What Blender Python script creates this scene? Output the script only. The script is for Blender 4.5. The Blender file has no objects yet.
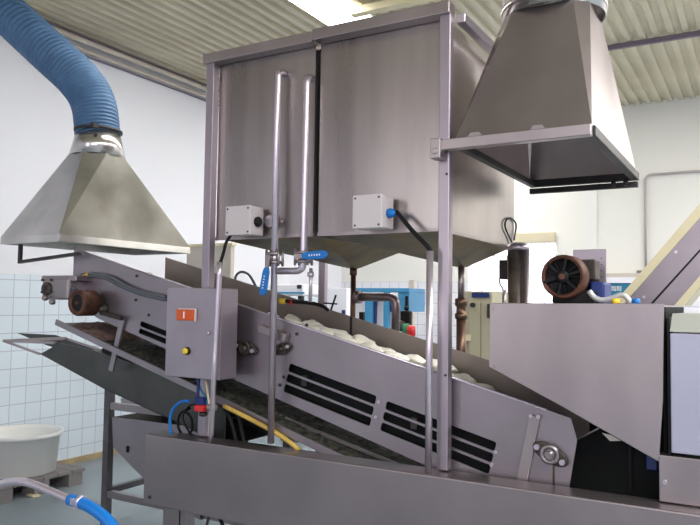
import bpy, bmesh, math, random
from mathutils import Vector, Matrix, noise
random.seed(7)
C = bpy.context.scene
COL = C.collection
# ---------------------------------------------------------------- camera
F = 709.0; CH = 1.5
yaw, pit, rol = math.radians(30.2), math.radians(3.2), .0138
fwd = Vector((-math.sin(yaw)*math.cos(pit), math.cos(yaw)*math.cos(pit), math.sin(pit)))
rt = Vector((math.cos(yaw), math.sin(yaw), 0)); up = rt.cross(fwd)
RR = rt*math.cos(rol) + up*math.sin(rol); UU = RR.cross(fwd)
cam_d = bpy.data.cameras.new('camera'); cam = bpy.data.objects.new('camera', cam_d); COL.objects.link(cam)
cam_d.sensor_width = 36; cam_d.lens = F/700*36; cam_d.clip_start = .05; cam_d.clip_end = 100
M3 = Matrix((RR, UU, -fwd)).transposed()
cam.matrix_world = Matrix.Translation((0, 0, CH)) @ M3.to_4x4()
C.camera = cam
# ---------------------------------------------------------------- light
C.view_settings.view_transform = 'Standard'; C.view_settings.look = 'None'
C.view_settings.gamma = 1; C.view_settings.use_curve_mapping = False
C.view_settings.exposure = 0.27
w = bpy.data.worlds.new('world'); C.world = w; w.use_nodes = True
bg = w.node_tree.nodes['Background']; bg.inputs[0].default_value = (.88, .84, 1.0, 1); bg.inputs[1].default_value = .52
def area(name, loc, tgt, sx, sy, power, col=(1, 1, 1)):
    l = bpy.data.lights.new(name, 'AREA'); l.shape = 'RECTANGLE'; l.size = sx; l.size_y = sy
    l.energy = power; l.color = col
    o = bpy.data.objects.new(name, l); COL.objects.link(o); o.location = loc
    o.rotation_euler = (Vector(tgt)-Vector(loc)).to_track_quat('-Z', 'Y').to_euler(); return o
area('added_fill_light', (0.4, -3.0, 2.9), (-2.5, 5.5, 1.3), 3.0, 1.6, 55, (.95, .93, 1.0))  # added fill lamp behind the camera, no window stands there
area('added_highlight_light', (-3.3, -2.4, 2.3), (-3.0, 4, 2.0), .8, 2.0, 18, (1, .98, .97))  # added lamp that lays a bright vertical band on the tank steel
# ---------------------------------------------------------------- helpers
def ray(px, py): return fwd + RR*((px-350)/F) - UU*((py-262.5)/F)
def P(px, py, X=None, Y=None, Z=None):
    d = ray(px, py)
    t = X/d.x if X is not None else Y/d.y if Y is not None else (Z-CH)/d.z
    return Vector((0, 0, CH)) + d*t
def BM(): return bmesh.new()
def box(bm, a, b):
    x0, x1 = sorted((a[0], b[0])); y0, y1 = sorted((a[1], b[1])); z0, z1 = sorted((a[2], b[2]))
    v = [bm.verts.new(p) for p in ((x0,y0,z0),(x1,y0,z0),(x1,y1,z0),(x0,y1,z0),(x0,y0,z1),(x1,y0,z1),(x1,y1,z1),(x0,y1,z1))]
    for f in ((0,3,2,1),(4,5,6,7),(0,1,5,4),(1,2,6,5),(2,3,7,6),(3,0,4,7)): bm.faces.new([v[i] for i in f])
def prism(bm, pts, vec):
    a = [bm.verts.new(p) for p in pts]; vec = Vector(vec)
    b = [bm.verts.new(Vector(p)+vec) for p in pts]; n = len(pts)
    bm.faces.new(a); bm.faces.new(b[::-1])
    for i in range(n): bm.faces.new((a[i], b[i], b[(i+1) % n], a[(i+1) % n]))
def bar(bm, p0, p1, wy, wz, side=(0, 1, 0)):
    """rectangular bar between two points; wy = width along side, wz = the other width"""
    p0, p1 = Vector(p0), Vector(p1); d = (p1-p0).normalized(); s = Vector(side)
    s = (s - d*s.dot(d)).normalized(); n = d.cross(s)
    prism(bm, [p0+s*a*wy/2+n*b*wz/2 for a, b in ((-1,-1),(1,-1),(1,1),(-1,1))], p1-p0)
def frame_of(d):
    d = d.normalized(); a = Vector((0, 0, 1)) if abs(d.z) < .9 else Vector((1, 0, 0))
    x = d.cross(a).normalized(); return x, d.cross(x)
def ring_surface(bm, rings, cap=True):
    vs = [[bm.verts.new(p) for p in r] for r in rings]; n = len(rings[0])
    for a, b in zip(vs, vs[1:]):
        for i in range(n):
            f = bm.faces.new((a[i], a[(i+1) % n], b[(i+1) % n], b[i])); f.smooth = True
    if cap: bm.faces.new(vs[0][::-1]); bm.faces.new(vs[-1])
def cyl(bm, p0, p1, r0, r1=None, seg=20, cap=True):
    p0, p1 = Vector(p0), Vector(p1); r1 = r0 if r1 is None else r1; x, y = frame_of(p1-p0)
    ring_surface(bm, [[p+(x*math.cos(t)+y*math.sin(t))*r for t in [2*math.pi*i/seg for i in range(seg)]] for p, r in ((p0, r0), (p1, r1))], cap)
def lathe(bm, p0, axis, prof, seg=28, cap=True):
    p0, axis = Vector(p0), Vector(axis).normalized(); x, y = frame_of(axis)
    ring_surface(bm, [[p0+axis*h+(x*math.cos(t)+y*math.sin(t))*r for t in [2*math.pi*i/seg for i in range(seg)]] for h, r in prof], cap)
def smooth_path(pts, k=8):
    pts = [Vector(p) for p in pts]; q = [pts[0]*2-pts[1]]+pts+[pts[-1]*2-pts[-2]]; out = []
    for i in range(1, len(q)-2):
        for j in range(k):
            t = j/k; a, b, c, d = q[i-1:i+3]
            out.append(.5*((2*b)+(c-a)*t+(2*a-5*b+4*c-d)*t*t+(3*b-a-3*c+d)*t**3))
    out.append(pts[-1]); return out
def tube(bm, pts, r, seg=10, k=6, rf=None, smooth=True):
    path = smooth_path(pts, k) if smooth else [Vector(p) for p in pts]
    d = path[1]-path[0]; x, y = frame_of(d); rings = []
    for i, p in enumerate(path):
        t = (path[min(i+1, len(path)-1)]-path[max(i-1, 0)]).normalized()
        x = (x-t*x.dot(t)).normalized(); y = t.cross(x)
        rr = rf(i/(len(path)-1), i) if rf else r
        rings.append([p+(x*math.cos(a)+y*math.sin(a))*rr for a in [2*math.pi*j/seg for j in range(seg)]])
    ring_surface(bm, rings)
def elbow_path(pts, rad=.03, n=5):
    """polyline with rounded corners"""
    pts = [Vector(p) for p in pts]; out = [pts[0]]
    for a, b, c in zip(pts, pts[1:], pts[2:]):
        u, v = (a-b).normalized(), (c-b).normalized()
        for i in range(n+1):
            t = i/n; out.append((b+u*rad)*(1-t)**2+b*2*t*(1-t)+(b+v*rad)*t*t)
    out.append(pts[-1]); return out
def pipe(bm, pts, r, rad=.03, seg=12): tube(bm, elbow_path(pts, rad), r, seg, smooth=False)
def sphere(bm, c, r, sc=(1, 1, 1), n=2):
    res = bmesh.ops.create_icosphere(bm, subdivisions=n, radius=r)
    for v in res['verts']:
        v.co = Vector((v.co.x*sc[0], v.co.y*sc[1], v.co.z*sc[2]))+Vector(c)
        for f in v.link_faces: f.smooth = True
def plate(bm, outline, holes, y, th):
    """sheet in an XZ plane with real cut-outs"""
    cu = bpy.data.curves.new('tmp', 'CURVE'); cu.dimensions = '2D'; cu.fill_mode = 'BOTH'; cu.extrude = th/2
    for poly in [outline]+holes:
        s = cu.splines.new('POLY'); s.points.add(len(poly)-1); s.use_cyclic_u = True
        for p, q in zip(s.points, poly): p.co = (q[0], q[1], 0, 1)
    o = bpy.data.objects.new('tmp', cu); COL.objects.link(o)
    me = bpy.data.meshes.new_from_object(o.evaluated_get(bpy.context.evaluated_depsgraph_get()))
    bpy.data.objects.remove(o); bpy.data.curves.remove(cu)
    t = BM(); t.from_mesh(me); bpy.data.meshes.remove(me)
    for v in t.verts: v.co = Vector((v.co.x, y+th/2-v.co.z, v.co.y))
    m2 = bpy.data.meshes.new('t2'); bmesh.ops.recalc_face_normals(t, faces=t.faces); t.to_mesh(m2); t.free()
    bm.from_mesh(m2); bpy.data.meshes.remove(m2)
ORG = {}
def build(name, bm, mat, parent=None, label=None, bev=0, kind=None, origin=None, recalc=True):
    if recalc: bmesh.ops.recalc_face_normals(bm, faces=bm.faces)
    if parent is not None: org = ORG[parent.name]
    elif origin is not None: org = Vector(origin)
    else:
        xs = [v.co for v in bm.verts]
        org = Vector(((min(c.x for c in xs)+max(c.x for c in xs))/2, (min(c.y for c in xs)+max(c.y for c in xs))/2, min(c.z for c in xs)))
    for v in bm.verts: v.co -= org
    me = bpy.data.meshes.new(name); bm.to_mesh(me); bm.free(); me.materials.append(mat)
    o = bpy.data.objects.new(name, me); COL.objects.link(o)
    if parent is not None: o.parent = parent
    else: o.location = org
    ORG[o.name] = org
    if label: o['label'] = label
    if kind: o['kind'] = kind
    if bev:
        m = o.modifiers.new('bevel', 'BEVEL'); m.width = bev; m.segments = 2; m.limit_method = 'ANGLE'; m.angle_limit = .7
    return o
def thing(name, label, cat, loc, group=None):
    o = bpy.data.objects.new(name, None); COL.objects.link(o); o.location = loc; o.empty_display_size = .1
    ORG[o.name] = Vector(loc); o['label'] = label; o['category'] = cat
    if group: o['group'] = group
    return o
def tag(o, label, cat, group=None, kind=None):
    o['label'] = label; o['category'] = cat
    if group: o['group'] = group
    if kind: o['kind'] = kind
    return o
def struct(name, bm, mat, **k): return build(name, bm, mat, kind='structure', **k)
# ---------------------------------------------------------------- materials
def mat(name, col, rough=.5, metal=0, var=.0, scale=6, bump=0, stretch=None, emis=None, es=1, rvar=0, col2=None, spec=None, trans=0):
    m = bpy.data.materials.new(name); m.use_nodes = True; nt = m.node_tree; b = nt.nodes['Principled BSDF']
    b.inputs['Base Color'].default_value = (*col, 1); b.inputs['Roughness'].default_value = rough; b.inputs['Metallic'].default_value = metal
    if spec is not None: b.inputs['Specular IOR Level'].default_value = spec
    if trans: b.inputs['Transmission Weight'].default_value = trans
    if emis: b.inputs['Emission Color'].default_value = (*emis, 1); b.inputs['Emission Strength'].default_value = es
    if var or bump or rvar or col2:
        tc = nt.nodes.new('ShaderNodeTexCoord'); mp = nt.nodes.new('ShaderNodeMapping'); nz = nt.nodes.new('ShaderNodeTexNoise')
        nz.inputs['Scale'].default_value = scale; nz.inputs['Detail'].default_value = 5
        if stretch: mp.inputs['Scale'].default_value = stretch
        nt.links.new(tc.outputs['Object'], mp.inputs[0]); nt.links.new(mp.outputs[0], nz.inputs[0])
        if var or col2:
            r = nt.nodes.new('ShaderNodeValToRGB'); r.color_ramp.elements[0].position = .35; r.color_ramp.elements[1].position = .68
            c2 = col2 if col2 else tuple(c*(1-var) for c in col)
            r.color_ramp.elements[0].color = (*c2, 1); r.color_ramp.elements[1].color = (*col, 1)
            nt.links.new(nz.outputs[0], r.inputs[0]); nt.links.new(r.outputs[0], b.inputs['Base Color'])
        if rvar:
            mr = nt.nodes.new('ShaderNodeMapRange'); mr.inputs[3].default_value = rough-rvar; mr.inputs[4].default_value = rough+rvar
            nt.links.new(nz.outputs[0], mr.inputs[0]); nt.links.new(mr.outputs[0], b.inputs['Roughness'])
        if bump:
            bp = nt.nodes.new('ShaderNodeBump'); bp.inputs['Strength'].default_value = bump; bp.inputs['Distance'].default_value = .01
            nt.links.new(nz.outputs[0], bp.inputs['Height']); nt.links.new(bp.outputs[0], b.inputs['Normal'])
    return m
STEEL = mat('brushed_steel', (.42, .37, .37), .36, .92, var=.16, scale=2.2, rvar=.07, stretch=(2, 2, .8))
STEEL2 = mat('stainless_highlight_streaks', (.45, .405, .39), .30, .92, var=.32, scale=1.3, rvar=.10, stretch=(3, 3, .45))  # colour streaks stand in for vertical highlights on the sheet
STEELC = mat('conveyor_side_steel', (.36, .32, .345), .40, .9, var=.18, scale=3, rvar=.06, bump=.05)
STEELB = mat('beam_steel', (.35, .31, .315), .36, .9, var=.15, scale=2.5, rvar=.06, bump=.06)
HOPPER = mat('hopper_steel_reflection_tint', (.27, .185, .08), .38, .55, scale=4, rvar=.08, spec=.15, col2=(.09, .06, .03))  # gold-brown reflections of the underside put into the base colour
GALV = mat('galvanised_hood_sheet', (.72, .70, .67), .22, .95, var=.3, scale=3.5, rvar=.12, bump=.12)
POST = mat('frame_tube_steel', (.42, .37, .41), .38, .85, var=.1, scale=5)
PIPE = mat('polished_pipe_steel', (.62, .56, .62), .28, .8, var=.08, scale=8)
DARK = mat('dark_steel', (.065, .06, .06), .5, .6, var=.4, scale=6)
BLACK = mat('black_rubber', (.008, .008, .009), .5, spec=.2)
VOID = mat('inner_shade_black', (.010, .011, .011), .7, spec=.1)  # near-black colour standing in for shade inside the machines
COPPER = mat('stained_brown_pipe', (.20, .115, .08), .38, .7, var=.5, scale=12)
RISER = mat('brown_grey_pipe', (.27, .22, .19), .3, .8, var=.5, scale=10)
RUST = mat('rusty_motor_paint', (.13, .05, .028), .6, .3, var=.6, scale=14, bump=.3)
RUSTD = mat('greasy_dark_metal', (.10, .085, .075), .5, .6, var=.6, scale=20, bump=.4)
WHITE = mat('white_painted_box', (.58, .53, .53), .45)
BLUE = mat('blue_handle_plastic', (.0, .15, .48), .38)
HOSEB = mat('blue_duct_fabric', (.075, .17, .31), .6, col2=(.055, .13, .25), scale=9)
HOSEL = mat('bright_blue_rubber', (.0, .15, .50), .4)
YEL = mat('yellow_rubber', (.62, .42, .09), .5, var=.2, scale=8)
YELB = mat('yellow_plastic', (.85, .60, .03), .4)
RED = mat('red_plastic', (.65, .02, .02), .4)
ORANGE = mat('orange_red_plastic', (.62, .09, .01), .3)
GREYP = mat('grey_cable', (.09, .10, .12), .5)
CREAM = mat('cream_paint', (.66, .60, .42), .5, var=.08, scale=3)
CREAMR = mat('beige_plastic_rail', (.72, .65, .42), .45, var=.08)
LAV = mat('pale_lavender_panel', (.42, .42, .53), .35, .3, var=.08, scale=2)
GREENG = mat('grey_green_panel', (.40, .42, .38), .35, .3)
DOUGH = mat('pale_dough', (.95, .92, .80), .7, var=.08, scale=25, bump=.3)
BELT = mat('worn_belt', (.16, .15, .13), .7, var=.5, scale=12, bump=.3)
SCRAP = mat('greenish_scrap_residue', (.10, .10, .08), .7, scale=40, bump=.8, col2=(.012, .014, .010))
PINK = mat('pinkish_residue', (.34, .22, .18), .8, scale=35, bump=.8, col2=(.18, .11, .09))
CHUTE = mat('chute_dark_sheet', (.10, .10, .095), .36, .75, var=.3, scale=4, rvar=.08)
TUB = mat('white_tub_plastic', (.74, .75, .72), .4)
PAL = mat('grey_pallet_plastic', (.22, .20, .20), .6, var=.2, scale=6)
MBLUE = mat('machine_blue_paint', (.06, .30, .55), .4, var=.1)
NAVY = mat('navy_label', (.01, .03, .16), .4)
CLEAR = mat('bright_white_panel', (.85, .84, .90), .4)
GREENP = mat('green_plastic', (.03, .22, .10), .5)
TEAL = mat('teal_sign', (.02, .22, .36), .4)
PRINT = mat('white_lettering', (.8, .82, .85), .5)
PTRIM = mat('purlin_paint', (.60, .54, .46), .5, var=.15, scale=4)
PDARK = mat('dark_lavender_bar', (.20, .16, .21), .45, .3)
CEIL = mat('corrugated_sheet', (.66, .61, .46), .5, .1, scale=1.2, col2=(.54, .49, .36))
FLOOR = mat('painted_floor', (.25, .30, .33), .32, scale=1.6, col2=(.20, .245, .27), rvar=.08, bump=.05)
BASE = mat('ochre_baseboard', (.45, .35, .20), .6, scale=6, col2=(.32, .24, .14))
def glow_mat(name, col, s):
    m = bpy.data.materials.new(name); m.use_nodes = True; nt = m.node_tree; nt.nodes.clear()
    e = nt.nodes.new('ShaderNodeEmission'); e.inputs[0].default_value = (*col, 1); e.inputs[1].default_value = s
    o = nt.nodes.new('ShaderNodeOutputMaterial'); nt.links.new(e.outputs[0], o.inputs[0]); return m
SKYL = glow_mat('skylight_and_added_glow', (1, .985, .96), 14.5)
TILEGLOW = glow_mat('lit_tile_glow', (.96, .90, 1.0), 2.2)  # glow for the added panel imitating brightly lit wall tiles
def wall_mat(name, axis, top, paint, tile, off=0):
    """painted wall with a tiled wainscot below `top` (object = world height)"""
    m = bpy.data.materials.new(name); m.use_nodes = True; nt = m.node_tree; N = nt.nodes; L = nt.links; b = N['Principled BSDF']
    g = N.new('ShaderNodeNewGeometry'); s = N.new('ShaderNodeSeparateXYZ'); L.new(g.outputs['Position'], s.inputs[0])
    c = N.new('ShaderNodeCombineXYZ'); L.new(s.outputs[axis], c.inputs[0]); L.new(s.outputs[2], c.inputs[1])
    br = N.new('ShaderNodeTexBrick'); br.offset = 0; br.squash = 1; L.new(c.outputs[0], br.inputs[0])
    br.inputs['Scale'].default_value = 1; br.inputs['Brick Width'].default_value = .15; br.inputs['Row Height'].default_value = .15
    br.inputs['Mortar Size'].default_value = .0035; br.inputs['Mortar Smooth'].default_value = .1; br.inputs['Bias'].default_value = 0
    br.inputs['Color1'].default_value = (*tile, 1); br.inputs['Color2'].default_value = (*[t*.96 for t in tile], 1); br.inputs['Mortar'].default_value = (.46, .50, .56, 1)
    lt = N.new('ShaderNodeMath'); lt.operation = 'LESS_THAN'; lt.inputs[1].default_value = top; L.new(s.outputs[2], lt.inputs[0])
    nz = N.new('ShaderNodeTexNoise'); nz.inputs['Scale'].default_value = .8; L.new(g.outputs['Position'], nz.inputs[0])
    rp = N.new('ShaderNodeValToRGB'); rp.color_ramp.elements[0].color = (*[p*.93 for p in paint], 1); rp.color_ramp.elements[1].color = (*paint, 1); L.new(nz.outputs[0], rp.inputs[0])
    mx = N.new('ShaderNodeMixRGB'); L.new(lt.outputs[0], mx.inputs[0]); L.new(rp.outputs[0], mx.inputs[1]); L.new(br.outputs[0], mx.inputs[2])
    L.new(mx.outputs[0], b.inputs['Base Color'])
    mr = N.new('ShaderNodeMapRange'); mr.inputs[3].default_value = .6; mr.inputs[4].default_value = .25; L.new(lt.outputs[0], mr.inputs[0]); L.new(mr.outputs[0], b.inputs['Roughness'])
    return m
WL = wall_mat('left_wall_paint_and_tile', 1, 1.70, (.83, .84, .89), (.70, .79, .86))
WB = wall_mat('back_wall_shade_cream_and_tile', 0, 1.80, (.82, .81, .76), (.82, .81, .86))  # upper paint toned cream for the shading on this wall
# ---------------------------------------------------------------- setting
XL, YB, ZC = -5.46, 9.13, 3.95
b = BM(); box(b, (XL, -3, -.1), (5, YB, 0)); struct('floor', b, FLOOR)
b = BM(); box(b, (XL-.15, -3, 0), (XL, YB+.15, ZC+.1)); struct('wall_left', b, WL)
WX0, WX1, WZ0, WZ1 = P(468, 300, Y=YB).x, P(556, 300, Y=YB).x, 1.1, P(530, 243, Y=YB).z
b = BM()
box(b, (XL, YB, 0), (WX0, YB+.15, ZC+.1)); box(b, (WX1, YB, 0), (5, YB+.15, ZC+.1))
box(b, (WX0, YB, 0), (WX1, YB+.15, WZ0)); box(b, (WX0, YB, WZ1), (WX1, YB+.15, ZC+.1)); struct('wall_back', b, WB)
b = BM(); box(b, (WX0, YB+.10, WZ0), (WX1, YB+.12, WZ1)); o = struct('added_wall_glow_panel', b, TILEGLOW)  # added glowing panel in place of a brightly lit tiled wall
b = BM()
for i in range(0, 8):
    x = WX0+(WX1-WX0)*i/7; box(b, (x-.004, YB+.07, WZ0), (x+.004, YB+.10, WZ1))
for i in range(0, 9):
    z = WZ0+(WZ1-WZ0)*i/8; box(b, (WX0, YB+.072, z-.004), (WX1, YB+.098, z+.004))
f = build('tile_line_grid', b, mat('tile_line_paint', (.86, .84, .90), .4), o)  # thin grid imitates tile lines across the glowing panel
# band over the glowing tile panel and column beside it
b = BM(); box(b, (WX0-.3, YB-.06, WZ1), (WX1+.0, YB, WZ1+.13)); struct('trim_1', b, CREAM, bev=.01)
b = BM(); box(b, (P(583, 200, Y=YB).x, YB-.03, 0), (P(597, 200, Y=YB).x, YB, ZC-.02)); struct('trim_2', b, mat('column_paint', (.80, .79, .76), .6, var=.02))
# corrugated roof sheet, ribs running away from the camera; one strip is a skylight, another an added glow
def corr(x0, x1, y0, y1, name, m):
    b = BM(); pts = []; x = x0; per = .12
    while x < x1-1e-6:
        for dx, z in ((0, 0), (.05, 0), (.06, .032), (.11, .032)):
            if x+dx <= x1: pts.append((x+dx, z))
        x += per
    pts.append((x1, 0)); lo = [b.verts.new((x, y0, ZC+z)) for x, z in pts]; hi = [b.verts.new((x, y1, ZC+z)) for x, z in pts]
    lo2 = [b.verts.new((x, y0, ZC+z+.012)) for x, z in pts]; hi2 = [b.verts.new((x, y1, ZC+z+.012)) for x, z in pts]
    for i in range(len(pts)-1):
        b.faces.new((lo[i], lo[i+1], hi[i+1], hi[i])); b.faces.new((lo2[i], hi2[i], hi2[i+1], lo2[i+1]))
    return struct(name, b, m)
SX0, SX1 = P(289, 0, Z=ZC).x, P(350, 0, Z=ZC).x
corr(XL, SX0, -3, YB, 'ceiling', CEIL)
corr(SX1, 1.45, -3, YB, 'ceiling.001', CEIL); corr(2.65, 5.0, -3, YB, 'ceiling.003', CEIL); corr(1.45, 2.65, -3, YB, 'added_ceiling_glow_strip', SKYL)  # last strip is an added glowing roof panel out of view
corr(SX0, SX1, -3, 3.2, 'ceiling.002', CEIL); corr(SX0, SX1, 3.2, YB, 'window_2', SKYL)
# purlins and tubes along the top of the left wall
for i, (dx, z, r, m) in enumerate(((.06, ZC-.04, .018, PDARK), (.10, ZC-.085, .024, PTRIM), (.05, ZC-.15, .020, PTRIM), (.02, ZC-.185, .008, PDARK))):
    b = BM(); cyl(b, (XL+dx, -3, z), (XL+dx, YB, z), r, seg=12); struct('trim_%d' % (3+i), b, m)
y = P(625, 49, Z=ZC-.06).y
b = BM(); box(b, (-2.2, y-.02, ZC-.05), (5, y+.02, ZC-.002)); struct('trim_7', b, PDARK, bev=.004)
b = BM()
p0, p1 = P(352, 13, Z=ZC-.05), P(420, -2, Z=ZC-.05); bar(b, p0, p1+(p1-p0)*1.5, .08, .06); struct('trim_8', b, CREAMR)
b = BM(); box(b, (XL, -3, 0), (XL+.02, YB, .05)); struct('baseboard_left', b, BASE)
b = BM(); box(b, (XL+.02, YB-.02, 0), (5, YB, .05)); struct('baseboard_back', b, BASE)
# ---------------------------------------------------------------- tank support frame
ZB = .80                                    # top of the cover beam, which carries the front posts
FR = thing('support_frame', 'square steel tube frame carrying the two tall hopper tanks', 'frame', (-1.83, 3.3, 0))
def post(x0, x1, y0, y1, z0, z1):
    b = BM(); box(b, (x0, y0, z0), (x1, y1, z1)); build('post', b, POST, FR, bev=.004)
post(-1.192, -1.142, 2.79, 2.835, ZB+.005, 2.80); post(-2.515, -2.465, 2.79, 2.835, ZB+.005, 2.78)
post(-2.515, -2.465, 3.91, 3.95, 0, 2.78); rx = P(443, 300, Y=3.95).x; post(rx-.022, rx+.022, 3.93, 3.97, 0, 2.78)
b = BM(); box(b, (-2.53, 2.775, 2.742), (-1.845, 2.84, 2.794)); build('top_rail', b, STEEL, FR, bev=.004)
b = BM(); box(b, (-1.84, 2.77, 2.745), (-1.14, 2.84, 2.80)); build('top_rail', b, STEEL, FR, bev=.004)
b = BM(); box(b, (-1.135, 2.84, 2.72), (-1.095, 3.93, 2.76)); build('top_rail', b, PIPE, FR, bev=.004)
b = BM(); box(b, (-2.515, 2.84, 2.735), (-2.475, 3.91, 2.775)); build('top_rail', b, STEEL, FR, bev=.004)
for z in (2.05, 1.2):
    b = BM(); cyl(b, (-1.153, 2.79, z), (-1.153, 2.784, z), .005, seg=10); build('rivet', b, DARK, FR)
b = BM(); box(b, (-1.862, 2.875, 1.84), (-1.838, 2.885, 2.74)); build('gap_shade_strip', b, BLACK, FR)  # black strip added to paint the dark gap between the tanks
# ---------------------------------------------------------------- hopper tanks
def tank(x0, x1, apx, label):
    y0, y1, z0, z1 = 2.845, 3.905, 1.825, 2.77; T = thing('hopper_tank', label, 'tank', ((x0+x1)/2, (y0+y1)/2, 1.70), 'stainless hopper tanks in the frame')
    b = BM()
    outer = [(x0, y0), (x1, y0), (x1, y1), (x0, y1)]; t = .006
    inner = [(x0+t, y0+t), (x1-t, y0+t), (x1-t, y1-t), (x0+t, y1-t)]
    o0 = [b.verts.new((*p, z0)) for p in outer]; o1 = [b.verts.new((*p, z1)) for p in outer]
    i0 = [b.verts.new((*p, z0)) for p in inner]; i1 = [b.verts.new((*p, z1)) for p in inner]
    for i in range(4):
        j = (i+1) % 4
        b.faces.new((o0[i], o0[j], o1[j], o1[i])); b.faces.new((i0[i], i1[i], i1[j], i0[j])); b.faces.new((o1[i], o1[j], i1[j], i1[i])); b.faces.new((o0[i], i0[i], i0[j], o0[j]))
    build('shell', b, STEEL2, T, recalc=False)
    b = BM(); ay = 3.65; az = 1.70; r = .022
    top = [b.verts.new((*p, z0)) for p in outer]; bot = [b.verts.new((apx+sx*r, ay+sy*r, az)) for sx, sy in ((-1,-1),(1,-1),(1,1),(-1,1))]
    for i in range(4): b.faces.new((top[i], top[(i+1) % 4], bot[(i+1) % 4], bot[i]))
    build('hopper_bottom', b, HOPPER, T, label='sloping bottom with painted golden-brown reflection')
    b = BM(); box(b, (x0-.002, y0-.004, z0-.012), (x1+.002, y0+.006, z0+.004)); box(b, (x1-.006, y0, z0-.012), (x1+.004, y1, z0+.004)); build('bottom_flange', b, STEEL, T)
    b = BM(); cyl(b, (x0+.03, y0+.1, z1-.01), (x0+.03, y0+.1, z1+.01), .01); box(b, (x0, y0, z1), (x1, y1, z1+.006)); build('lid', b, STEEL, T)
    return T
T1 = tank(-2.470, -1.865, -2.10, 'left hopper tank with two vertical pipes in front of it')
T2 = tank(-1.835, -1.205, -1.42, 'right hopper tank with painted highlight streaks beside the big square exhaust hood')
b = BM(); cyl(b, (-2.10, 3.65, 1.71), (-2.10, 3.65, 1.10), .016); 
cyl(b, (-2.10, 3.65, 1.70), (-2.10, 3.65, 1.66), .022); build('outlet_pipe', b, COPPER, T1, label='brown stained outlet pipe')
pa = P(356, 297, Y=3.65); pb = P(396, 297, Y=3.65)
b = BM(); pipe(b, [(-2.09, 3.65, pa.z), (pb.x, 3.65, pa.z), (pb.x, 3.65, pa.z-.22)], .024, .05); lathe(b, (pb.x, 3.65, pa.z-.20), (0, 0, -1), [(0, .024), (0, .042), (.02, .042), (.02, .024), (.05, .024)])
lathe(b, (pa.x, 3.65, pa.z), (1, 0, 0), [(0, .03), (0, .038), (.03, .038), (.03, .03)])
build('branch_pipe', b, mat('dull_pipe', (.34, .27, .27), .35, .8, var=.3, scale=12), T1, label='grey bent branch pipe with flange')
b = BM(); cyl(b, (-1.42, 3.65, 1.71), (-1.42, 3.65, 1.52), .018); build('outlet_pipe', b, STEEL, T2)
b = BM(); lathe(b, (-1.42, 3.65, 1.53), (0, 0, -1), [(0, .02), (.005, .034), (.04, .034), (.045, .026), (.08, .026), (.085, .034), (.11, .034), (.115, .024)]); cyl(b, (-1.42, 3.65, 1.42), (-1.42, 3.65, 1.0), .026)
build('outlet_coupling', b, COPPER, T2, label='brown stained coupling and lower pipe')
b = BM(); pts = [P(x, y, X=-1.196) for x, y in ((512, 243), (505, 226), (509, 218), (516, 224), (514, 240))]
tube(b, pts, .005, 6); tag(build('wire_loop', b, BLACK), 'dark wire loop hanging at the rear corner of the right tank', 'wire')
# big vertical pipe behind the tank corner
b = BM(); pc = Vector((-1.158, 3.77, 0)); cyl(b, (pc.x, 3.77, 0), (pc.x, 3.77, 1.80), .040, seg=24)
RP = build('riser_pipe', b, RISER); tag(RP, 'thick brown vertical pipe with a domed steel cap behind right tank', 'pipe')
b = BM(); cyl(b, (pc.x+.06, 3.77, 0), (pc.x+.06, 3.77, 1.80), .019, seg=16); build('side_pipe', b, STEEL, RP, label='thin steel pipe alongside')
b = BM(); lathe(b, (pc.x+.016, 3.77, 1.795), (0, 0, 1), [(0, .058), (.012, .062), (.03, .05), (.04, .03), (.042, .005)]); build('cap', b, PIPE, RP, label='domed steel cap')
# ---------------------------------------------------------------- tall pipes with valves
YP = 2.79
def px(x, y, Y=YP): return P(x, y, Y=Y)
xa, xb = px(274.5, 260).x, px(303.5, 260).x
za, zb = px(277, 71).z, px(306, 76).z; zv, zv2 = px(274, 258).z, px(304, 257).z; zj = px(290, 271).z
def valve(parent, x, z, ang, label):
    b = BM(); sphere(b, (x, YP, z), .028); V = build('ball_valve', b, PIPE, parent)
    b = BM()
    for d in (-.03, .03): lathe(b, (x, YP, z+d*.7-.008), (0, 0, 1), [(0, .026), (0, .040), (.014, .040), (.014, .026)], seg=20)
    for dx, dy in ((-1, 0), (1, 0), (-1, 1), (1, 1)):
        cyl(b, (x+dx*.036, YP-.018+dy*.036, z-.040), (x+dx*.036, YP-.018+dy*.036, z+.040), .0065, seg=8)
    cyl(b, (x, YP, z), (x, YP-.05, z), .010); box(b, (x-.012, YP-.052, z-.012), (x+.012, YP-.044, z+.012)); build('valve_bolts', b, STEEL, V)
    d = Vector((math.cos(ang), 0, math.sin(ang))); n = Vector((-d.z, 0, d.x)); c = Vector((x, YP-.05, z-(.02 if ang < -1 else 0))); b = BM()
    prism(b, [c+d*a+n*w for a, w in ((-.01, -.011), (.045, -.009), (.045, .009), (-.01, .011))], (0, -.005, 0)); build('lever', b, STEEL, V)
    b = BM(); prism(b, [c+d*a+n*w+Vector((0, .004, 0)) for a, w in ((.028, -.010), (.05, -.018), (.15, -.020), (.165, -.010), (.165, .010), (.15, .020), (.05, .018), (.028, .010))], (0, -.015, 0))
    build('handle', b, BLUE, V, label='blue plastic lever handle', bev=.004)
    b = BM()
    for k in range(5):
        q = c+d*(.07+.014*k)+Vector((0, -.012, 0)); prism(b, [q+d*s+n*t for s, t in ((0, -.004), (.006, -.004), (.006, .004), (0, .004))], (0, -.0006, 0))
    build('handle_lettering', b, PRINT, V)
b = BM(); pipe(b, [(xa, 2.845, za), (xa, YP, za), (xa, YP, ZB+.02)], .0165, .03)
PA = build('water_pipe', b, PIPE); tag(PA, 'long vertical steel pipe with blue valve handle hanging down', 'pipe', 'vertical pipes before the left tank')
valve(PA, xa, zv, math.radians(-100), '')
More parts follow.
